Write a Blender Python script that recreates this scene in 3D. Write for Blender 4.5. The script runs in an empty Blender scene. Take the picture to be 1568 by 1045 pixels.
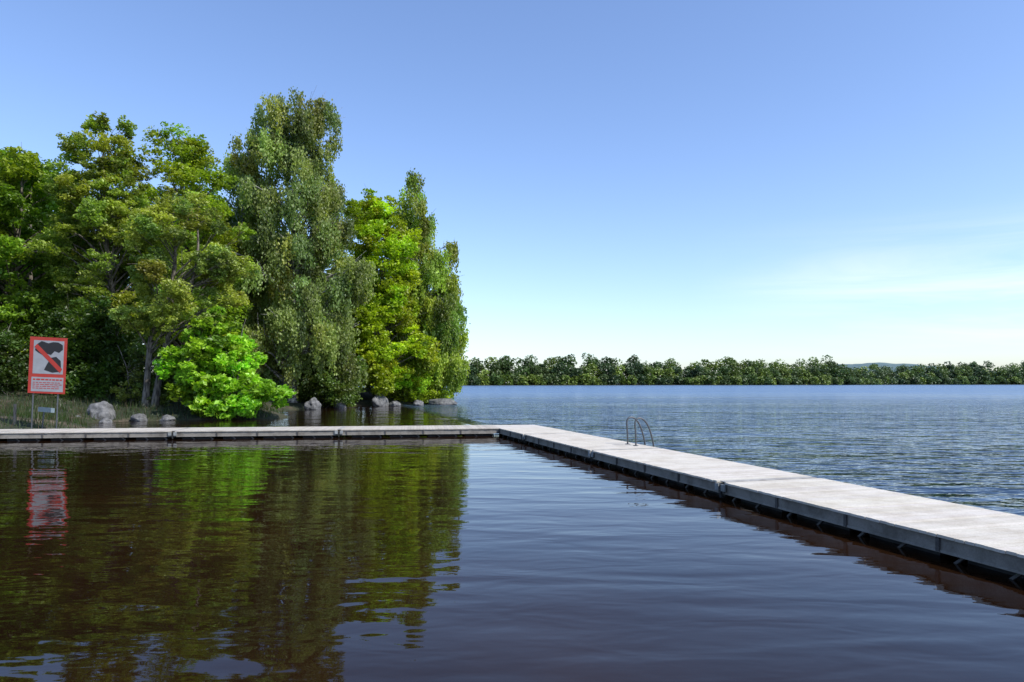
import bpy, bmesh, math, numpy as np
from mathutils import Vector, noise as mnoise
rng = np.random.default_rng(7)
scene = bpy.context.scene
COL = scene.collection
scene.view_settings.view_transform='Standard'; scene.view_settings.look='None'; scene.view_settings.exposure=0; scene.view_settings.gamma=1

# ---------------------------------------------------------------- helpers
def nodes_mat(name):
    m = bpy.data.materials.new(name); m.use_nodes = True
    nt = m.node_tree
    return m, nt, nt.nodes["Principled BSDF"]

def N(nt, typ, **kw):
    n = nt.nodes.new(typ)
    for k, v in kw.items():
        if k in n.inputs.keys(): n.inputs[k].default_value = v
        else: setattr(n, k, v)
    return n

def math_n(nt, op, a, b=None, c=None, clamp=False):
    n = nt.nodes.new('ShaderNodeMath'); n.operation = op; n.use_clamp = clamp
    for i, s in enumerate((a, b, c)):
        if s is None: continue
        if isinstance(s, (int, float)): n.inputs[i].default_value = s
        else: nt.links.new(s, n.inputs[i])
    return n.outputs[0]

def ramp(nt, fac, stops):
    n = nt.nodes.new('ShaderNodeValToRGB')
    e = n.color_ramp.elements
    while len(e) < len(stops): e.new(0.5)
    for i, (p, c) in enumerate(stops):
        e[i].position = p; e[i].color = (*c, 1)
    nt.links.new(fac, n.inputs[0])
    return n.outputs[0]

def mesh_obj(name, V, F, mat, cols=None, parent=None, smooth=False):
    V = np.asarray(V, np.float32); F = np.asarray(F, np.int32)
    me = bpy.data.meshes.new(name)
    me.vertices.add(len(V)); me.vertices.foreach_set("co", V.ravel())
    k = F.shape[1]
    me.loops.add(F.size); me.loops.foreach_set("vertex_index", F.ravel())
    me.polygons.add(len(F)); me.polygons.foreach_set("loop_start", np.arange(0, F.size, k, dtype=np.int32))
    if cols is not None:
        a = me.color_attributes.new("Col", 'FLOAT_COLOR', 'POINT')
        c = np.ones((len(V), 4), np.float32); c[:, :3] = cols
        a.data.foreach_set("color", c.ravel())
    me.update(calc_edges=True)
    me.polygons.foreach_set("use_smooth", np.full(len(F), smooth))
    me.materials.append(mat)
    o = bpy.data.objects.new(name, me); COL.objects.link(o)
    if parent: o.parent = parent
    return o

def empty(name):
    o = bpy.data.objects.new(name, None); COL.objects.link(o); return o

BOXF = np.array([[0,1,3,2],[4,6,7,5],[0,4,5,1],[2,3,7,6],[0,2,6,4],[1,5,7,3]])
class Boxes:
    def __init__(s): s.V=[]; s.F=[]; s.C=[]; s.n=0
    def add(s, o, a, b, c, col=(1,1,1)):
        o,a,b,c=[np.array(x,float) for x in (o,a,b,c)]
        P=np.array([o+i*a+j*b+k*c for i in (0,1) for j in (0,1) for k in (0,1)])
        s.V.append(P); s.F.append(BOXF+s.n); s.n+=8
        s.C.append(np.tile(col,(8,1)))
    def build(s,name,mat,parent=None):
        return mesh_obj(name,np.concatenate(s.V),np.concatenate(s.F),mat,np.concatenate(s.C),parent)

def tubes(segs, sides=6):
    P0=np.array([s[0] for s in segs],float); R0=np.array([s[1] for s in segs],float)
    P1=np.array([s[2] for s in segs],float); R1=np.array([s[3] for s in segs],float)
    D=P1-P0; D/= (np.linalg.norm(D,axis=1)[:,None]+1e-9)
    ref=np.where(np.abs(D[:,2:3])>.9,np.array([[1.,0,0]]),np.array([[0,0,1.]]))
    A=np.cross(D,ref); A/=np.linalg.norm(A,axis=1)[:,None]; B=np.cross(D,A)
    m=len(segs)
    ang=np.arange(sides)*2*math.pi/sides
    c=np.cos(ang)[None,:,None]; sn=np.sin(ang)[None,:,None]
    ring=A[:,None,:]*c+B[:,None,:]*sn
    V=np.concatenate([P0[:,None,:]+ring*R0[:,None,None],P1[:,None,:]+ring*R1[:,None,None]],1)
    base=(np.arange(m)*2*sides)[:,None,None]
    i=np.arange(sides); j=(i+1)%sides
    f=np.stack([i,j,j+sides,i+sides],1)[None]
    return V.reshape(-1,3),(f+base).reshape(-1,4)

# ---------------------------------------------------------------- materials
def leaf_material(name, trans=0.45):
    m, nt, p = nodes_mat(name)
    at = N(nt,'ShaderNodeVertexColor'); at.layer_name="Col"
    out = nt.nodes["Material Output"]; nt.nodes.remove(p)
    df = N(nt,'ShaderNodeBsdfDiffuse'); nt.links.new(at.outputs[0], df.inputs[0])
    tr = N(nt,'ShaderNodeBsdfTranslucent')
    mul = N(nt,'ShaderNodeMixRGB'); mul.blend_type='MULTIPLY'; mul.inputs[0].default_value=1
    mul.inputs[2].default_value=(1.4,1.5,.45,1)
    nt.links.new(at.outputs[0],mul.inputs[1]); nt.links.new(mul.outputs[0],tr.inputs[0])
    mx = N(nt,'ShaderNodeMixShader'); mx.inputs[0].default_value=trans
    nt.links.new(df.outputs[0],mx.inputs[1]); nt.links.new(tr.outputs[0],mx.inputs[2])
    gl = N(nt,'ShaderNodeBsdfGlossy'); gl.inputs['Roughness'].default_value=.45; gl.inputs[0].default_value=(1,1,1,1)
    m2 = N(nt,'ShaderNodeMixShader'); m2.inputs[0].default_value=.025
    nt.links.new(mx.outputs[0],m2.inputs[1]); nt.links.new(gl.outputs[0],m2.inputs[2])
    nt.links.new(m2.outputs[0],out.inputs[0])
    return m
LEAF = leaf_material("leaf",.45)
FARLEAF = leaf_material("far_leaf",.2)

def bark(name, c1, c2, sc=(3,3,.7)):
    m, nt, p = nodes_mat(name)
    tc=N(nt,'ShaderNodeTexCoord'); mp=N(nt,'ShaderNodeMapping'); mp.inputs['Scale'].default_value=sc
    nt.links.new(tc.outputs['Object'],mp.inputs[0])
    n=N(nt,'ShaderNodeTexNoise',Scale=3.0,Detail=6.0); nt.links.new(mp.outputs[0],n.inputs[0])
    nt.links.new(ramp(nt,n.outputs[0],[(.38,c1),(.6,c2)]),p.inputs['Base Color'])
    p.inputs['Roughness'].default_value=.9
    b=N(nt,'ShaderNodeBump',Strength=.6,Distance=.05); nt.links.new(n.outputs[0],b.inputs['Height']); nt.links.new(b.outputs[0],p.inputs['Normal'])
    return m
BARK=bark("bark_alder",(.05,.042,.034),(.20,.175,.14))
BIRCH=bark("bark_birch",(.03,.03,.028),(.45,.44,.41),(1,1,3))

# ---------------------------------------------------------------- world
AZ=math.radians(122); ELEV=math.radians(47)
SUNDIR=Vector((math.cos(ELEV)*math.sin(AZ), math.cos(ELEV)*math.cos(AZ), math.sin(ELEV)))
w=bpy.data.worlds.new("World"); scene.world=w; w.use_nodes=True
nt=w.node_tree; bg=nt.nodes["Background"]
sky=N(nt,'ShaderNodeTexSky'); sky.sky_type='NISHITA'; sky.sun_disc=False
sky.sun_elevation=ELEV; sky.sun_rotation=AZ
sky.air_density=1.0; sky.dust_density=.8; sky.ozone_density=1.5; sky.altitude=0
gain=N(nt,'ShaderNodeMixRGB'); gain.blend_type='MULTIPLY'; gain.inputs[0].default_value=1; gain.inputs[2].default_value=(1.30,1.38,1.62,1)
nt.links.new(sky.outputs[0],gain.inputs[1])
tc=N(nt,'ShaderNodeTexCoord')
mp=N(nt,'ShaderNodeMapping'); mp.inputs['Scale'].default_value=(1.6,1.6,15); mp.inputs['Rotation'].default_value=(0,.12,0)
nt.links.new(tc.outputs['Generated'],mp.inputs[0])
nz=N(nt,'ShaderNodeTexNoise',Scale=1.6,Detail=7.0,Roughness=.58,Distortion=.6); nt.links.new(mp.outputs[0],nz.inputs[0])
cl=math_n(nt,'MULTIPLY_ADD',nz.outputs[0],3.4,-1.35,clamp=True)
sep=N(nt,'ShaderNodeSeparateXYZ'); nt.links.new(tc.outputs['Generated'],sep.inputs[0])
mx_=math_n(nt,'MULTIPLY_ADD',sep.outputs[0],3.0,-.75,clamp=True)
hz=math_n(nt,'SUBTRACT',sep.outputs[2],.12); hz=math_n(nt,'ABSOLUTE',hz); hz=math_n(nt,'MULTIPLY_ADD',hz,-12.,1.2,clamp=True)
cf=math_n(nt,'MULTIPLY',cl,mx_); cf=math_n(nt,'MULTIPLY',cf,hz)
mixc=N(nt,'ShaderNodeMixRGB'); mixc.blend_type='ADD'; mixc.inputs[2].default_value=(2.3,1.5,.8,1)
nt.links.new(cf,mixc.inputs[0]); nt.links.new(gain.outputs[0],mixc.inputs[1])
nt.links.new(mixc.outputs[0],bg.inputs[0]); bg.inputs[1].default_value=.15

sl=bpy.data.lights.new("sun","SUN"); sl.energy=5.0; sl.angle=math.radians(.5); sl.color=(1,.96,.88)
so=bpy.data.objects.new("sun",sl); COL.objects.link(so)
so.rotation_euler=(-SUNDIR).to_track_quat('-Z','Y').to_euler()

# ---------------------------------------------------------------- camera
cam=bpy.data.cameras.new("camera"); co=bpy.data.objects.new("camera",cam); COL.objects.link(co)
cam.lens=24; cam.sensor_width=36; cam.shift_y=.041; cam.clip_end=9000; cam.clip_start=.1
co.location=(0,0,2.2); co.rotation_euler=(math.radians(90),0,0)
scene.camera=co

# ---------------------------------------------------------------- terrain
LAND=np.array([(-24,26.5),(-20.7,28.2),(-19.5,29.6),(-20.3,33),(-23.5,36.5),(-23,39),(-19,40.8),(-15,41.5),(-14.3,44),
 (-17.5,50),(-18,58),(-15.5,64),(-12,68),(-8.5,71),(-6.6,75),(-8,84),(-16,100),(-50,140),(-400,260),(-1500,300),
 (-1500,-400),(1500,-400),(1500,-60),(200,-40),(30,-3),(12,.6),(0,.8),(-9,1.5),(-17,8),(-22,18)],float)
def sdist(X,Y,poly):
    P=np.stack([X,Y],-1); d=np.full(X.shape,1e9); ins=np.zeros(X.shape,bool)
    n=len(poly)
    for i in range(n):
        a=poly[i]; b=poly[(i+1)%n]; e=b-a
        wv=P-a; t=np.clip((wv@e)/(e@e),0,1)
        d=np.minimum(d,np.hypot(wv[...,0]-t*e[0],wv[...,1]-t*e[1]))
        c=((a[1]<=Y)!=(b[1]<=Y))
        with np.errstate(divide='ignore',invalid='ignore'):
            xi=a[0]+(Y-a[1])*(e[0]/(e[1] if e[1]!=0 else 1e-9))
        ins^=(c&(X<xi))
    return np.where(ins,d,-d)
def farline(X): return 600+.42*np.clip(X,-400,2500)+12*np.sin(X/60.)+8*np.sin(X/23.+1)
def ground_z(X,Y):
    X=np.asarray(X,float); Y=np.asarray(Y,float)
    s1=sdist(X,Y,LAND); s2=(Y-farline(X))*.9
    z1=np.where(s1>0,.3*(1-np.exp(-s1/.6))+.13*np.minimum(s1,20)+.01*np.clip(s1-20,0,300),np.maximum(s1*.4,-1.5))
    z2=np.where(s2>0,.2+.02*np.minimum(s2,100),np.maximum(s2*.1,-1.5))
    z=np.maximum(z1,z2)
    z=z+np.where(s1>.5,.10*np.sin(X*1.3+np.sin(Y*.9))*np.sin(Y*1.1+1.3*np.sin(X*.7)),0)
    return z
gx=np.concatenate([np.arange(-3000,-100,100),np.arange(-100,-40,3),np.arange(-40,20,.6),np.arange(20,100,5),np.arange(100,3200,60)])
gy=np.concatenate([np.arange(-400,-20,30),np.arange(-20,20,1.),np.arange(20,90,.6),np.arange(90,160,4),np.arange(160,560,30),np.arange(560,1600,12),np.arange(1600,4000,120)])
GX,GY=np.meshgrid(gx,gy); GZ=ground_z(GX,GY)
V=np.stack([GX,GY,GZ],-1).reshape(-1,3)
nx,ny=len(gx),len(gy)
idx=np.arange(nx*ny).reshape(ny,nx)
F=np.stack([idx[:-1,:-1],idx[:-1,1:],idx[1:,1:],idx[1:,:-1]],-1).reshape(-1,4)
m,nt,p=nodes_mat("ground")
geo=N(nt,'ShaderNodeNewGeometry')
n1=N(nt,'ShaderNodeTexNoise',Scale=.45,Detail=6.0); nt.links.new(geo.outputs['Position'],n1.inputs[0])
n2=N(nt,'ShaderNodeTexNoise',Scale=7.0,Detail=6.0); nt.links.new(geo.outputs['Position'],n2.inputs[0])
ad=math_n(nt,'MULTIPLY_ADD',n2.outputs[0],.35,n1.outputs[0])
nt.links.new(ramp(nt,ad,[(.54,(.014,.022,.008)),(.70,(.03,.036,.014)),(.80,(.07,.055,.035)),(.97,(.18,.14,.09))]),p.inputs['Base Color'])  # soil tones darkened overall to stand in for shade under the trees
p.inputs['Roughness'].default_value=.95
b=N(nt,'ShaderNodeBump',Strength=.8,Distance=.08); nt.links.new(n2.outputs[0],b.inputs['Height']); nt.links.new(b.outputs[0],p.inputs['Normal'])
mesh_obj("ground",V,F,m,smooth=True)

# ---------------------------------------------------------------- dock frame of reference
P0=np.array([-.51,28.3]); u=np.array([.281,-.960]); u/=np.linalg.norm(u)
n_=np.array([-u[1],u[0]])
v=np.array([-.9906,-.137]); v/=np.linalg.norm(v)
m_=np.array([v[1],-v[0]])
W=2.1; TOP=.33

# ---------------------------------------------------------------- water
mw,nt,p=nodes_mat("water")
geo=N(nt,'ShaderNodeNewGeometry')
def dotpos(vec,off):
    d=N(nt,'ShaderNodeVectorMath'); d.operation='DOT_PRODUCT'
    nt.links.new(geo.outputs['Position'],d.inputs[0]); d.inputs[1].default_value=(vec[0],vec[1],0)
    return math_n(nt,'SUBTRACT',d.outputs['Value'],off)
d1=dotpos(n_,float(P0@n_)+1.0); d2=dotpos(m_,float(P0@m_)+1.0)
d1s=math_n(nt,'MULTIPLY_ADD',d1,.8,0.5,clamp=True); d2s=math_n(nt,'MULTIPLY_ADD',d2,.8,.5,clamp=True)
lakeR=d1s
lakeB=math_n(nt,'MAXIMUM',d1s,math_n(nt,'MULTIPLY',d2s,.15))
def wave(scale,mapscale,rot,detail,dist=.3,rough=.5):
    mp=N(nt,'ShaderNodeMapping'); mp.inputs['Scale'].default_value=mapscale; mp.inputs['Rotation'].default_value=(0,0,math.radians(rot))
    nt.links.new(geo.outputs['Position'],mp.inputs[0])
    n=N(nt,'ShaderNodeTexNoise',Scale=scale,Detail=detail,Roughness=rough,Distortion=dist); nt.links.new(mp.outputs[0],n.inputs[0])
    return n.outputs[0]
a1=wave(2.0,(.6,1.2,1),-12,3.0,.3,.5)
a2=wave(.8,(.6,1.2,1),10,2.0,.4)
a4=wave(.22,(.5,1.3,1),-6,2.0,.4)
a3=wave(.05,(.4,1.6,1),5,3.0)
c1=wave(.9,(.35,1.3,1),14,1.0,.6)
c2=wave(4.0,(.6,1.2,1),5,2.0,.2)
c3=wave(1.7,(.5,1.2,1),-25,2.0,.5)
gust=math_n(nt,'MULTIPLY_ADD',a3,3.0,-.8,clamp=True)
lake=math_n(nt,'ADD',math_n(nt,'MULTIPLY',a1,.085),math_n(nt,'MULTIPLY',a2,.20))
lake=math_n(nt,'MULTIPLY_ADD',a4,.35,lake)
lake=math_n(nt,'MULTIPLY',lake,math_n(nt,'MULTIPLY_ADD',gust,.7,.55))
pool=math_n(nt,'ADD',math_n(nt,'MULTIPLY',c1,.020),math_n(nt,'MULTIPLY',c2,.0022))
pool=math_n(nt,'MULTIPLY_ADD',c3,.009,pool)
h=math_n(nt,'ADD',math_n(nt,'MULTIPLY',lake,lakeB),pool)
bp=N(nt,'ShaderNodeBump',Strength=1.0,Distance=1.0); nt.links.new(h,bp.inputs['Height']); nt.links.new(bp.outputs[0],p.inputs['Normal'])
n5=wave(.25,(1,1,1),0,3.0)
pc=ramp(nt,n5,[(.35,(.010,.0046,.0024)),(.7,(.021,.0092,.0036))])
mixb=N(nt,'ShaderNodeMixRGB'); mixb.inputs[2].default_value=(.006,.018,.034,1)
nt.links.new(lakeR,mixb.inputs[0]); nt.links.new(pc,mixb.inputs[1]); nt.links.new(mixb.outputs[0],p.inputs['Base Color'])
sx=N(nt,'ShaderNodeSeparateXYZ'); nt.links.new(geo.outputs['Position'],sx.inputs[0])
rf=math_n(nt,'MULTIPLY_ADD',sx.outputs[1],.0016,-.06,clamp=True); rf=math_n(nt,'MINIMUM',rf,.22)
rf=math_n(nt,'MULTIPLY',rf,lakeR); rf=math_n(nt,'MAXIMUM',rf,.02)
nt.links.new(rf,p.inputs['Roughness']); p.inputs['IOR'].default_value=1.33
# wind-roughened open water: painted blue and tinted gloss stand in for the sky it mirrors
wb=N(nt,'ShaderNodeBsdfDiffuse'); wb.inputs[0].default_value=(.11,.17,.25,1)
gz_=N(nt,'ShaderNodeBsdfGlossy'); gz_.inputs[0].default_value=(.58,.70,.86,1); gz_.inputs['Roughness'].default_value=.28
nt.links.new(bp.outputs[0],gz_.inputs['Normal'])
wm=N(nt,'ShaderNodeMixShader'); wm.inputs[0].default_value=.5; nt.links.new(wb.outputs[0],wm.inputs[1]); nt.links.new(gz_.outputs[0],wm.inputs[2])
fd=math_n(nt,'MULTIPLY_ADD',sx.outputs[1],.007,-.12,clamp=True)
fd=math_n(nt,'MULTIPLY',fd,math_n(nt,'MULTIPLY_ADD',gust,.4,.42)); fd=math_n(nt,'MULTIPLY',fd,lakeR)
ms=N(nt,'ShaderNodeMixShader'); nt.links.new(fd,ms.inputs[0]); nt.links.new(p.outputs[0],ms.inputs[1]); nt.links.new(wm.outputs[0],ms.inputs[2])
nt.links.new(ms.outputs[0],nt.nodes["Material Output"].inputs[0])
mesh_obj("lake_water",[(-4000,-400,0),(4000,-400,0),(4000,4500,0),(-4000,4500,0)],[[0,1,2,3]],mw)

# ---------------------------------------------------------------- dock
def attr_wood(name,base_rough,bump=.4,nscale=(2,2,2),lo=.8):
    m,nt,p=nodes_mat(name)
    at=N(nt,'ShaderNodeVertexColor'); at.layer_name="Col"
    tc=N(nt,'ShaderNodeNewGeometry')
    mp=N(nt,'ShaderNodeMapping'); mp.inputs['Scale'].default_value=nscale; nt.links.new(tc.outputs['Position'],mp.inputs[0])
    n=N(nt,'ShaderNodeTexNoise',Scale=1.0,Detail=8.0,Roughness=.65); nt.links.new(mp.outputs[0],n.inputs[0])
    n2=N(nt,'ShaderNodeTexNoise',Scale=25.0,Detail=4.0); nt.links.new(mp.outputs[0],n2.inputs[0])
    r=ramp(nt,n.outputs[0],[(.36,(lo,lo*.97,lo*.93)),(.55,(1,1,1))])
    r2=ramp(nt,n2.outputs[0],[(.35,(.86,.85,.83)),(.58,(1,1,1))])
    a=N(nt,'ShaderNodeMixRGB'); a.blend_type='MULTIPLY'; a.inputs[0].default_value=1
    nt.links.new(at.outputs[0],a.inputs[1]); nt.links.new(r,a.inputs[2])
    b=N(nt,'ShaderNodeMixRGB'); b.blend_type='MULTIPLY'; b.inputs[0].default_value=1
    nt.links.new(a.outputs[0],b.inputs[1]); nt.links.new(r2,b.inputs[2])
    nt.links.new(b.outputs[0],p.inputs['Base Color']); p.inputs['Roughness'].default_value=base_rough
    bb=N(nt,'ShaderNodeBump',Strength=bump,Distance=.01); nt.links.new(n2.outputs[0],bb.inputs['Height']); nt.links.new(bb.outputs[0],p.inputs['Normal'])
    return m
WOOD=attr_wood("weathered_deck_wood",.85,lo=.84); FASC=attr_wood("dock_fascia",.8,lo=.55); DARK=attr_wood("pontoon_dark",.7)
m,nt,p=nodes_mat("galvanised_steel"); p.inputs['Metallic'].default_value=.5; p.inputs['Roughness'].default_value=.45; p.inputs['Base Color'].default_value=(.10,.105,.11,1); STEEL=m

dock=empty("floating_dock")
def v3(a,z=0): return np.array([a[0],a[1],z])
def arm(tag,orig,d,nout,L,start,joints,wood):
    deck=Boxes(); fas=Boxes(); pon=Boxes(); met=Boxes()
    t=start
    pw=.120; gap=.006
    while t<L:
        g=rng.uniform(.90,1.05); c=np.array(wood)*g*np.array([1,rng.uniform(.99,1.005),rng.uniform(.96,1.02)])
        near=any(abs(t+pw/2-j)<.07 for j in joints)
        zt=TOP+rng.uniform(-.002,.002)
        if not near:
            ov=rng.uniform(.03,.045)
            deck.add(v3(orig+d*t-nout*ov,zt-.035),v3(d*pw),v3(nout*(W+2*ov)),(0,0,.035),c)
        t+=pw+gap
    edges=[0.0]+list(joints)+[L]
    for a,b in zip(edges[:-1],edges[1:]):
        a2=a+.03; b2=b-.03
        for side in (0,1):
            o=orig+nout*(0.0 if side==0 else W-.05)
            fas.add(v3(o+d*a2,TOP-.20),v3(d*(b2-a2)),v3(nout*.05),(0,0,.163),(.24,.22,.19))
            oo=orig+nout*(-.012 if side==0 else W+.002)
            met.add(v3(oo+d*a2,TOP-.225),v3(d*(b2-a2)),v3(nout*.010),(0,0,.03),(.27,.25,.22))
            k=a2+.02
            while k<b2-.04:
                fas.add(v3(orig+nout*(-.03 if side==0 else W+.004)+d*k,TOP-.215),v3(d*.05),v3(nout*.026),(0,0,.172),(.08,.075,.07))
                k+=1.53
        for e in (a2,b2-.02):
            fas.add(v3(orig+d*e+nout*.055,TOP-.2),v3(d*.02),v3(nout*(W-.11)),(0,0,.16),(.2,.2,.2))
        k=a2+.25
        while k<b2-.8:
            ln=min(1.15,b2-k-.1)
            pon.add(v3(orig+d*k+nout*.22,-.25),v3(d*ln),v3(nout*(W-.44)),(0,0,TOP-.205+.25),(.025,.026,.028))
            for q in (k-.12,k+ln*.5):
                pon.add(v3(orig+d*q+nout*.06,-.05),v3(d*.05),v3(nout*.05),v3(d*.22,.19),(.09,.085,.08))
            k+=1.53
        for e in (a+.04,b-.16):
            if e<0.1 and a==0: continue
            met.add(v3(orig+d*e-nout*.06,TOP-.17),v3(d*.12),v3(nout*.028),(0,0,.13),(.32,.34,.34))
    for j in joints:
        pon.add(v3(orig+d*(j-.02)-nout*.045,TOP-.30),v3(d*.04),v3(nout*.04),(0,0,.24),(.02,.02,.02))
        met.add(v3(orig+d*(j-.09)+nout*.02,TOP-.012),v3(d*.18),v3(nout*(W-.04)),(0,0,.018),(.40,.38,.35))
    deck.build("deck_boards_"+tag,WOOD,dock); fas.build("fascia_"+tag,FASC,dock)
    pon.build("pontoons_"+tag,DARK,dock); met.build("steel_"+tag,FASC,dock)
arm("long",P0,u,n_,29.0,0.0,(3.5,9.75,16.0,22.3),(.60,.555,.48))
arm("cross",P0,v,m_,27.0,0.0,(6.5,12.8,19.1),(.50,.46,.40))
A=P0; B=P0+n_*W; D=P0+m_*W
M=np.array([u,-v]).T; s=np.linalg.solve(M,(P0+m_*W)-(P0+n_*W)); C=B+u*s[0]
def prism(name,pts,z0,z1,mat,col):
    k=len(pts); me=bpy.data.meshes.new(name); bm=bmesh.new()
    lo=[bm.verts.new((q[0],q[1],z0)) for q in pts]; hi=[bm.verts.new((q[0],q[1],z1)) for q in pts]
    bm.faces.new(hi); bm.faces.new(lo[::-1])
    for i in range(k): bm.faces.new((lo[i],lo[(i+1)%k],hi[(i+1)%k],hi[i]))
    bmesh.ops.recalc_face_normals(bm,faces=bm.faces)
    bm.to_mesh(me); bm.free(); a=me.color_attributes.new("Col",'FLOAT_COLOR','POINT')
    for x in a.data: x.color=(*col,1)
    me.materials.append(mat); o=bpy.data.objects.new(name,me); COL.objects.link(o); o.parent=dock
prism("corner_deck",[A,B,C,D],TOP-.034,TOP-.001,WOOD,(.56,.52,.46))
ins=lambda q:q+(np.mean([A,B,C,D],0)-q)*.03
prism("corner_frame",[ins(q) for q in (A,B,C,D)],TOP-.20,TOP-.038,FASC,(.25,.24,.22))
prism("corner_pontoon",[q+(np.mean([A,B,C,D],0)-q)*.2 for q in (A,B,C,D)],-.2,TOP-.205,DARK,(.03,.03,.03))

# ---------------------------------------------------------------- ladder
lad=empty("swim_ladder")
def polytube(name,pts,r,mat,parent,sides=10):
    cu=bpy.data.curves.new(name,'CURVE'); cu.dimensions='3D'; cu.bevel_depth=r; cu.bevel_resolution=3
    sp=cu.splines.new('NURBS'); sp.points.add(len(pts)-1)
    for q,pt in zip(sp.points,pts): q.co=(*pt,1)
    sp.use_endpoint_u=True; sp.order_u=3; cu.resolution_u=8; cu.use_fill_caps=True
    cu.materials.append(mat); o=bpy.data.objects.new(name,cu); COL.objects.link(o); o.parent=parent; return o
LT=8.3
for i,tt in enumerate((LT,LT+.55)):
    o=P0+u*tt+n_*(W-.32)
    prof=[(0,TOP),(0,TOP+.35),(-.04,TOP+.7),(.03,TOP+.82),(.22,TOP+.82),(.40,TOP+.62),(.52,TOP+.3),(.60,TOP-.05),(.62,-.3),(.62,-.9)]
    polytube("rail_%d"%(i+1),[v3(o+n_*a,z) for a,z in prof],.026,STEEL,lad)
    bx=Boxes(); bx.add(v3(o-n_*.06-u*.06,TOP+.004),v3(u*.12),v3(n_*.12),(0,0,.012),(.5,.5,.5)); bx.build("foot_plate_%d"%(i+1),STEEL,lad)
for k,z in enumerate((.12,-.12,-.4)):
    a=P0+u*LT+n_*(W+.29); b=a+u*.55
    bx=Boxes(); bx.add(v3(a-n_*.04,z),v3(b-a),v3(n_*.08),(0,0,.02)); bx.build("rung_%d"%(k+1),STEEL,lad)

# ---------------------------------------------------------------- trees
def interp_rows(rows,z):
    r=np.array(sorted(rows)); return np.interp(z,r[:,0],r[:,1]),np.interp(z,r[:,0],r[:,2])

def leaf_mesh(C,size,col,up=.35,hang=False,wd=.36):
    n=len(C)
    nr=rng.normal(size=(n,3)); nr/=np.linalg.norm(nr,axis=1)[:,None]
    nr[:,2]=np.abs(nr[:,2])+ (0 if hang else up)
    if hang: nr[:,2]*=.35
    nr/=np.linalg.norm(nr,axis=1)[:,None]
    t=np.cross(nr,rng.normal(size=(n,3)))
    if hang: t=np.cross(nr,np.cross(nr,np.array([[0,0,1.]])+.4*rng.normal(size=(n,3))))
    t/=np.linalg.norm(t,axis=1)[:,None]; b=np.cross(nr,t)
    s=size*rng.uniform(.65,1.3,(n,1))
    V=np.stack([C-t*s*.6,C+b*s*wd-t*s*.05+nr*s*.07,C+t*s*.6,C-b*s*wd-t*s*.05+nr*s*.07],1).reshape(-1,3)
    F=np.arange(4*n).reshape(n,4)
    return V,F,np.repeat(col,4,axis=0)

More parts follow.
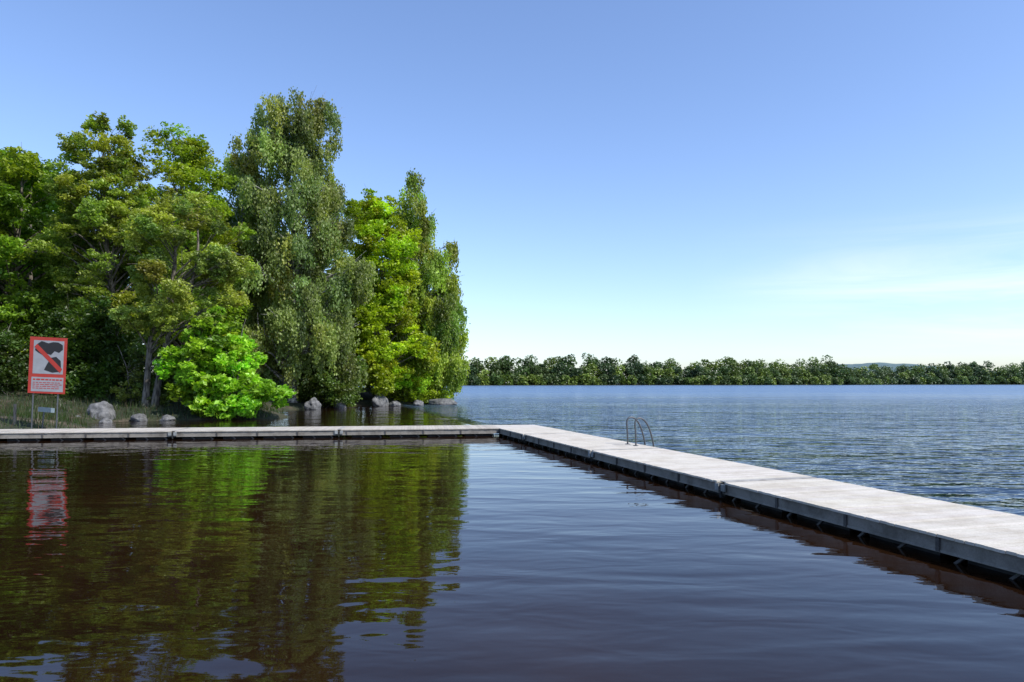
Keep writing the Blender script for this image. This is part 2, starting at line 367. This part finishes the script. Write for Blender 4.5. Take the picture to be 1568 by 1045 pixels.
LG=1.32
def tree(name,x,y,rows,nclump,nleaf,size,col,style='broad',barkm=None,trunk_r=.22,depth=1.0,cr=(.8,1.5),var=.28,stems=1):
    root=empty(name)
    gz=float(ground_z(np.array([x]),np.array([y]))[0]); gz=max(gz,0)
    zs=np.array(sorted(r[0] for r in rows)); zlo,zhi=zs[0],zs[-1]
    zz=rng.uniform(zlo,zhi,nclump*6); cx,rr=interp_rows(rows,zz)
    keep=rng.uniform(0,rr.max(),len(zz))<rr; zz=zz[keep][:nclump]; cx=cx[keep][:nclump]; rr=rr[keep][:nclump]
    n=len(zz); th=rng.uniform(0,2*math.pi,n)
    lob=1+.13*np.sin(3*th+zz*.9+rng.uniform(0,6))+.10*np.sin(5*th-zz*1.7)
    rho=np.sqrt(rng.uniform(.12,1,n))
    csz=rng.uniform(cr[0],cr[1],n)*np.clip(rr/3,.45,1)
    rad=np.maximum(rr*lob-csz*.55,.05)*rho
    cc=np.stack([cx+rad*np.cos(th),y+rad*depth*np.sin(th),zz-csz*.3],1)
    segs=[]
    K=10
    ztop=zlo+(zhi-zlo)*.9
    for sidx in range(stems):
        bx=x+(sidx-(stems-1)/2)*.5; by=y+rng.uniform(-.3,.3) if stems>1 else y
        tz=np.linspace(gz-.3,ztop,K); f=(tz-tz[0])/(tz[-1]-tz[0])
        ctx=np.interp(tz,zs,interp_rows(rows,zs)[0])
        blend=np.clip(f*1.6,0,1); blend=blend**1.3
        tx=bx*(1-blend)+ctx*blend+.18*np.sin(f*7+sidx*2+x)*f+(sidx-(stems-1)/2)*2.0*f; ty=by+.15*np.sin(f*5+1+sidx)
        tr=trunk_r*(1-.88*f)+.01; tr[0]*=1.5
        for i in range(K-1): segs.append(((tx[i],ty[i],tz[i]),tr[i],(tx[i+1],ty[i+1],tz[i+1]),tr[i+1]))
        if sidx==0: TX,TY,TZ,TR=tx,ty,tz,tr
    for i in range(n):
        c=cc[i]; drop=np.hypot(c[0]-np.interp(c[2],TZ,TX),c[1]-y)*(.75 if style!='birch' else .9)
        za=max(c[2]-drop-.3,gz+1.0+rng.uniform(0,1.5)) if c[2]>gz+2.5 else gz+.1
        za=min(za,TZ[-1]); a=np.array([np.interp(za,TZ,TX),np.interp(za,TZ,TY),za]); ra=min(np.interp(za,TZ,TR)*.45,.03+.02*drop)
        mid=a*.45+c*.55+np.array([0,0,.12*drop if style!='birch' else .3*drop])+rng.normal(size=3)*.15
        segs.append((a,ra,mid,ra*.6)); segs.append((mid,ra*.6,c,.012))
        for _ in range(3):
            e=c+rng.normal(size=3)*csz[i]*.5; segs.append((c*.4+mid*.6,ra*.35,e,.008))
    V,F=tubes(segs); mesh_obj("trunk_and_limbs",V,F,barkm or BARK,parent=root,smooth=True)
    per=(nleaf*csz**2/np.sum(csz**2)).astype(int)+3
    ci=np.repeat(np.arange(n),per); L=len(ci)
    g=rng.normal(size=(L,3)); gl=np.linalg.norm(g,axis=1)[:,None]; g=g/gl*(rng.uniform(.15,1,(L,1))**.5)
    if style=='birch':
        ns=14
        so_=rng.normal(size=(n,ns,3)); so_/=np.linalg.norm(so_,axis=2)[:,:,None]; so_*=rng.uniform(.3,1,(n,ns,1))
        sl_=rng.uniform(.8,2.6,(n,ns))
        k=rng.integers(0,ns,L); S=so_[ci,k]*csz[ci][:,None]*np.array([[.85,.85,.6]])
        tt=rng.uniform(0,1,L)
        P=cc[ci]+S+rng.normal(size=(L,3))*.15; P[:,2]-=tt*sl_[ci,k]
        P[:,:2]+=S[:,:2]*.15*tt[:,None]
    else:
        ns=18
        so_=rng.normal(size=(n,ns,3)); so_/=np.linalg.norm(so_,axis=2)[:,:,None]; so_*=rng.uniform(.25,1,(n,ns,1))**.6
        k=rng.integers(0,ns,L)
        P=cc[ci]+so_[ci,k]*csz[ci][:,None]*np.array([[1,1,.8]])+g*np.array([[.42,.42,.24]])*csz[ci][:,None]
    P[:,2]=np.maximum(P[:,2],.08+rng.uniform(0,.2,L))
    cv=np.clip(1+var*rng.normal(size=n),.5,1.6)[ci][:,None]*np.clip(1+.18*rng.normal(size=(L,1)),.5,1.6)
    hue=(rng.normal(size=n)*.10)[ci][:,None]
    col=np.array(col)[None]*LG*cv*np.concatenate([1+hue,np.ones_like(hue),1-hue],1)
    V,F,Cc=leaf_mesh(P,size,col,hang=(style=='birch'))
    mesh_obj("foliage",V,F,LEAF,Cc,root)
    return root

DG=(.045,.085,.010); MG=(.125,.20,.016); OL=(.17,.22,.034); YG=(.235,.31,.014); BG=(.155,.20,.05); BR=(.18,.31,.022)
tree("maple_tree",-36,50,[(19,-36,1.5),(17.5,-36,4),(14,-36,5),(10,-36.5,5.5),(6,-36.5,5),(3.5,-36.5,3)],130,70000,.26,MG,trunk_r=.3,cr=(.9,1.6))
tree("maple_tree",-44,47,[(18,-43,1.5),(14,-43,5),(10,-43,5.5),(6,-42,5),(3.5,-42,4)],90,30000,.30,DG,trunk_r=.3,cr=(1,1.8))
tree("alder_tree",-27.7,48,[(21.0,-28.4,1.2),(19.8,-28.4,2.4),(17.2,-28.7,3.4),(13.5,-28.6,3.8),(9.4,-28.6,3.6),(6.2,-28.4,2.8),(4.8,-28.4,1)],115,66000,.18,OL,trunk_r=.25,cr=(.6,1.2))
tree("alder_tree",-25.5,53,[(22.0,-26,.8),(20.5,-25.8,2.8),(18,-25.6,3.9),(14,-25,4.5),(10,-25,4.5),(6,-25,3.5)],130,75000,.2,(.18,.25,.020),trunk_r=.26,cr=(.8,1.5))
tree("alder_tree",-22.6,42.5,[(14.8,-20.3,1),(13,-20.4,2.6),(10.5,-20.2,3.6),(8,-20.4,3.6),(6,-20.8,2.8),(4.8,-21.2,1.2)],66,42000,.16,(.22,.265,.055),trunk_r=.2,cr=(.5,1.05),stems=2)
tree("birch_tree",-19.3,60,[(27.6,-18.8,2.2),(26,-18.8,3.7),(22.5,-18.8,4.0),(18.5,-19.2,4.9),(14,-19.0,5.9),(9,-19.0,6.4),(5,-19.1,5.9),(2.8,-19.3,4.7)],240,160000,.2,BG,'birch',BIRCH,trunk_r=.32,cr=(.8,1.5))
tree("birch_tree",-24.5,62,[(25.5,-24.0,1.6),(23,-24.0,3.0),(18,-24.4,3.8),(12,-24.5,4),(6,-24,4)],115,56000,.23,(.14,.18,.035),'birch',BIRCH,trunk_r=.25)
tree("linden_tree",-13.4,68,[(21.6,-14,1.2),(19.5,-13.8,3.2),(16,-13.5,4.1),(12,-13.2,4.3),(8,-13,4.6),(4,-13,4.4),(2,-13,3.5)],170,90000,.25,YG,trunk_r=.26,cr=(.8,1.6))
tree("birch_tree",-10,72,[(24.8,-10.6,.5),(22.5,-10.4,1.8),(20,-9.9,2.6),(16.5,-9.4,3.5),(12,-9,4.0),(8,-8.7,4.1),(4.5,-8.6,3.9),(2.8,-8.7,3.2)],170,105000,.22,(.18,.24,.030),'birch',BIRCH,trunk_r=.22,cr=(.8,1.5))
tree("hazel_bush",-18.0,42,[(6.8,-18.4,.8),(5.6,-18.3,2.0),(3.8,-18.1,3.2),(1.8,-17.7,4.0),(.8,-17.5,4.0)],75,26000,.27,BR,trunk_r=.07,depth=.65,cr=(.5,1.1),stems=3,var=.28)
tree("shade_bush",-28,46,[(8,-28,1.5),(6,-28,3.6),(4,-28,4.2),(2.2,-28,3.4)],90,36000,.2,DG,trunk_r=.08,depth=.7,stems=3)
tree("shade_bush",-34,43,[(6.5,-34,1.5),(5,-34,3.4),(3,-34,3.6),(2.2,-34,3)],60,22000,.2,(.042,.075,.012),trunk_r=.08,depth=.6,stems=3)  # dark low shrub added to stand in for shadow on the left bank
tree("willow_bush",-11,71,[(6.6,-10.2,1),(4.8,-10.5,3),(2.5,-10.0,3.9),(.8,-10.0,3.8)],70,32000,.2,(.22,.29,.016),trunk_r=.08,depth=.7,stems=3)
tree("willow_bush",-17.5,61,[(6,-16.5,1.2),(4,-16.7,3.0),(2,-16.5,3.2),(.7,-16.5,3)],70,28000,.2,(.085,.125,.022),trunk_r=.08,depth=.8,stems=3)
tree("willow_bush",-24,44,[(5,-23.5,.8),(3.5,-23.3,1.7),(1.5,-23,1.8)],40,12000,.16,(.10,.135,.028),trunk_r=.06,stems=3)

def mass(name,spec,mat,leafsz,per,zlow=.18,nc=18,cr=(.28,.48),wd=.36,skirt=.0):
    VS=[];FS=[];CS=[];n0=0; segs=[]
    for (x,y,h,r,col) in spec:
        gz=max(float(ground_z(np.array([x]),np.array([y]))[0]),0)
        zf=rng.uniform(zlow,.86,nc)
        th=rng.uniform(0,6.28,nc)
        prof=np.sqrt(np.clip(1-(np.clip(zf-.35,0,1)/.60)**2,.03,1))
        rr=r*prof*rng.uniform(.2,.75,nc)
        cc=np.stack([x+rr*np.cos(th),y+rr*np.sin(th),gz+h*zf],1)
        csz=r*rng.uniform(cr[0],cr[1],nc)
        ci=rng.integers(0,nc,per); g=rng.normal(size=(per,3)); g/=np.linalg.norm(g,axis=1)[:,None]; g*=rng.uniform(.6,1,(per,1))
        P=cc[ci]+g*csz[ci][:,None]*np.array([[1,1,.8]])
        P[:,2]=np.maximum(P[:,2],gz+.3)
        c=np.array(col)[None]*np.clip(1+.15*rng.normal(size=nc),.5,1.5)[ci][:,None]*np.clip(1+.12*rng.normal(size=(per,1)),.5,1.5)
        V,F,C=leaf_mesh(P,leafsz,c,wd=wd); VS.append(V);FS.append(F+n0);CS.append(C);n0+=len(V)
        segs.append(((x,y,gz-.2),r*.05,(x,y,gz+h*.7),r*.015))
    root=empty(name)
    mesh_obj("foliage",np.concatenate(VS),np.concatenate(FS),mat,np.concatenate(CS),root)
    V,F=tubes(segs); mesh_obj("trunks",V,F,BARK,parent=root)
spec=[]
for i in range(40):
    x=rng.uniform(-72,-22); y=rng.uniform(58,92)
    h=rng.uniform(16,20)+ (y-58)*.08
    spec.append((x,y,h,rng.uniform(4,5.5),np.array(DG)*rng.uniform(.9,1.5)))
for i in range(14):
    x=rng.uniform(-22,-11.5); y=rng.uniform(74,90); spec.append((x,y,rng.uniform(11,16),3.5,np.array(DG)))
mass("woodland",spec,LEAF,.5,2400,wd=.45)

spec=[]
for row in range(4):
    x=-260
    while x<1500:
        x+=(rng.uniform(6,12),rng.uniform(7,13),rng.uniform(14,30),rng.uniform(8,16))[row]
        yy=farline(x)+8+row*11+rng.uniform(-3,5)
        base=28+2.5*math.sin(x/47.)+2.0*math.sin(x/19.+2)+rng.uniform(-4,4)
        env_=1-.22*math.exp(-((x-415)/50)**2)+.10*math.exp(-((x-580)/35)**2)
        base*=env_
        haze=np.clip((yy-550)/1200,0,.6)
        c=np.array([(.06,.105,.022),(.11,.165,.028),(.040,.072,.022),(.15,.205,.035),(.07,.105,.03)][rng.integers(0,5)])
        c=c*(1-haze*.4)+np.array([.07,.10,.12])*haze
        spec.append((x,yy,base*((.30,.68,1.05,.90)[row]),rng.uniform(7.5,10.5)*((.75,.95,1.15,1.2)[row]),c))
mass("far_shore_trees",spec,FARLEAF,1.5,780,zlow=.08,nc=12,cr=(.42,.60),wd=.6)

m,nt,p=nodes_mat("hazy_hill"); geo=N(nt,'ShaderNodeNewGeometry')
nn=N(nt,'ShaderNodeTexNoise',Scale=.02,Detail=8.0); nt.links.new(geo.outputs['Position'],nn.inputs[0])
nt.links.new(ramp(nt,nn.outputs[0],[(.35,(.07,.12,.13)),(.65,(.11,.165,.16))]),p.inputs['Base Color']); p.inputs['Roughness'].default_value=1
hx=np.linspace(300,3200,120); hy=np.linspace(2300,3300,24); HX,HY=np.meshgrid(hx,hy)
env=np.exp(-((HX-1450)/420)**2)*88+np.exp(-((HX-2300)/500)**2)*50
HZ=env*np.sin(np.clip((HY-2300)/1000,0,1)*math.pi)**.6+np.array([[mnoise.noise(Vector((a/60,b/60,0)))*7 for a in hx] for b in hy])-8
idx=np.arange(HX.size).reshape(HX.shape); F=np.stack([idx[:-1,:-1],idx[:-1,1:],idx[1:,1:],idx[1:,:-1]],-1).reshape(-1,4)
mesh_obj("distant_hill",np.stack([HX,HY,HZ],-1).reshape(-1,3),F,m,smooth=True)

# ---------------------------------------------------------------- boulders
m,nt,p=nodes_mat("granite"); tc=N(nt,'ShaderNodeTexCoord')
n1=N(nt,'ShaderNodeTexNoise',Scale=3.0,Detail=8.0,Roughness=.7); nt.links.new(tc.outputs['Object'],n1.inputs[0])
nt.links.new(ramp(nt,n1.outputs[0],[(.35,(.05,.05,.05)),(.55,(.14,.14,.14)),(.7,(.25,.24,.23))]),p.inputs['Base Color']); p.inputs['Roughness'].default_value=.9
b=N(nt,'ShaderNodeBump',Strength=.8,Distance=.06); nt.links.new(n1.outputs[0],b.inputs['Height']); nt.links.new(b.outputs[0],p.inputs['Normal']); GR=m
def boulder(x,y,z,sx,sy,sz,seed):
    bm=bmesh.new(); bmesh.ops.create_icosphere(bm,subdivisions=4,radius=1)
    for vv in bm.verts:
        q=vv.co.copy(); d=1+.35*mnoise.noise(q*1.1+Vector((seed,0,0)))+.12*mnoise.noise(q*3+Vector((0,seed,0)))
        c=mnoise.cell(q*1.4+Vector((seed,seed,0)))*.06
        vv.co=Vector((q.x*d*sx,q.y*d*sy,q.z*(d+c)*sz))
    me=bpy.data.meshes.new("boulder"); bm.to_mesh(me); bm.free(); me.materials.append(GR)
    for pl in me.polygons: pl.use_smooth=True
    o=bpy.data.objects.new("boulder",me); COL.objects.link(o); o.location=(x,y,z); o.rotation_euler[2]=seed
for i,(x,y,z,a,b_,c) in enumerate([(-23.6,39.3,.35,.85,.7,.75),(-21.6,39.6,.1,.5,.4,.35),(-25,37.5,.05,.45,.4,.3),(-22.5,37.8,.0,.35,.3,.22),
    (-16.6,57,.35,.7,.5,.6),(-15.0,59.5,.2,.6,.4,.45),(-12.6,65.2,.3,1.2,.7,.75),(-7.0,69.2,.15,1.4,.7,.5),(-9.2,66.9,.1,.8,.5,.45),(-11.2,65.4,.1,.5,.5,.35),(-26.2,37,.1,.4,.3,.3),(-20.2,40.0,.05,.4,.3,.25),(-24.3,38.1,.1,.3,.3,.25),(-27.3,37.4,.25,.35,.3,.3)]):
    boulder(x,y,z,a,b_,c,i*1.7+.5)

# ---------------------------------------------------------------- bank grass and reeds
BN=9000
x=rng.uniform(-40,-15,BN*3); y=rng.uniform(24,48,BN*3); s=sdist(x,y,LAND); k=(s>.05)&(s<7)&~((x>-23)&(y<27)); x=x[k][:BN]; y=y[k][:BN]
z=ground_z(x,y)
hh=rng.uniform(.12,.55,len(x)); lean=rng.normal(size=(len(x),2))*.12
dx=rng.normal(size=(len(x),2)); dx/=np.linalg.norm(dx,axis=1)[:,None]; dx*=.018
V=np.stack([np.stack([x-dx[:,0],y-dx[:,1],z-.03],1),np.stack([x+dx[:,0],y+dx[:,1],z-.03],1),np.stack([x+lean[:,0],y+lean[:,1],z+hh],1)],1).reshape(-1,3)
F=np.arange(len(V)).reshape(-1,3)
dry=rng.uniform(0,1,(len(x),1)); c=np.where(dry>.8,np.array([[.12,.09,.05]]),np.array([[.050,.085,.018]]))*rng.uniform(.6,1.2,(len(x),1))  # blade colours kept dark, tree shade is put into them
mesh_obj("bank_grass",V,F,LEAF,np.repeat(c,3,axis=0))

# ---------------------------------------------------------------- warning sign
def flat(name,c,rough=.45):
    m,nt,p=nodes_mat(name); tc=N(nt,'ShaderNodeTexCoord'); n=N(nt,'ShaderNodeTexNoise',Scale=4.0,Detail=6.0); nt.links.new(tc.outputs['Object'],n.inputs[0])
    nt.links.new(ramp(nt,n.outputs[0],[(.3,tuple(q*.8 for q in c)),(.65,c)]),p.inputs['Base Color']); p.inputs['Roughness'].default_value=rough; return m
RED=flat("sign_red",(.34,.030,.018)); WHT=flat("sign_white",(.25,.26,.28)); BLK=flat("sign_black",(.015,.013,.013)); PALE=flat("sign_pale",(.25,.32,.34))
sign=empty("warning_sign")
sw,sh_=1.4,2.35
def sbox(name,x0,z0,x1,z1,y0,y1,mat):
    b=Boxes(); b.add((x0,y0,z0),(x1-x0,0,0),(0,y1-y0,0),(0,0,z1-z0)); return b.build(name,mat,sign)
sbox("panel",-sw/2,0,sw/2,sh_,0,.04,RED)
sbox("picture_field",-sw/2+.15,.82,sw/2-.10,sh_-.14,-.006,-.001,WHT)
sbox("text_field",-sw/2+.12,.08,sw/2-.07,.68,-.006,-.001,WHT)
def spoly(name,pts,y0,mat):
    V=[(a,y0,b) for a,b in pts]; me=bpy.data.meshes.new(name); me.from_pydata(V,[],[list(range(len(V)))]); me.materials.append(mat)
    o=bpy.data.objects.new(name,me); COL.objects.link(o); o.parent=sign
spoly("pictogram_body",[(-.50,1.80),(-.42,2.05),(-.25,2.18),(.0,2.10),(.18,2.16),(.38,2.15),(.55,2.05),(.56,1.85),(.42,1.72),(.25,1.78),(.12,1.62),(-.05,1.66),(-.2,1.60),(-.35,1.68)],-.010,BLK)
spoly("pictogram_figure",[(-.12,.98),(-.02,1.22),(.12,1.5),(.32,1.55),(.50,1.38),(.52,1.10),(.45,.92),(.2,.88)],-.010,BLK)
spoly("prohibition_bar",[(-.52,1.93),(-.42,2.06),(.57,1.04),(.49,.88)],-.014,RED)
tb=Boxes()
for r_,(zz_,hh_) in enumerate([(.55,.06),(.44,.03),(.36,.03),(.28,.03),(.20,.03)]):
    xx=-.52
    while xx<.5:
        wd=rng.uniform(.06,.16); tb.add((xx,-.011,zz_),(min(wd,.58-xx),0,0),(0,.003,0),(0,0,hh_)); xx+=wd+.035
tb.build("lettering",RED,sign)
for i,xp in enumerate((-.52,.42)):
    V,F=tubes([((xp,.07,-1.8),.03,(xp,.07,sh_-.1),.03)],10); mesh_obj("post_%d"%(i+1),V,F,STEEL,parent=sign,smooth=True)
sbox("rear_brace",-.55,1.7,.5,1.76,.042,.06,STEEL)
sign.location=(-19.45,28.5,1.76); sign.rotation_euler=(0,math.radians(2.5),math.radians(10))
s2=empty("lifebuoy_notice")
bq=Boxes(); bq.add((-.32,0,0),(.64,0,0),(0,.02,0),(0,0,.2)); bq.build("panel",PALE,s2)
V,F=tubes([((-.1,.05,-.8),.03,(-.1,.05,.18),.03)],8); mesh_obj("post",V,F,STEEL,parent=s2)
s2.location=(-20.0,29.3,.95); s2.rotation_euler=(0,math.radians(6),math.radians(10))
V,F=tubes([((-21.3,29.2,.1),.06,(-21.25,29.2,1.3),.055)],8); mesh_obj("wooden_post",V,F,BARK)
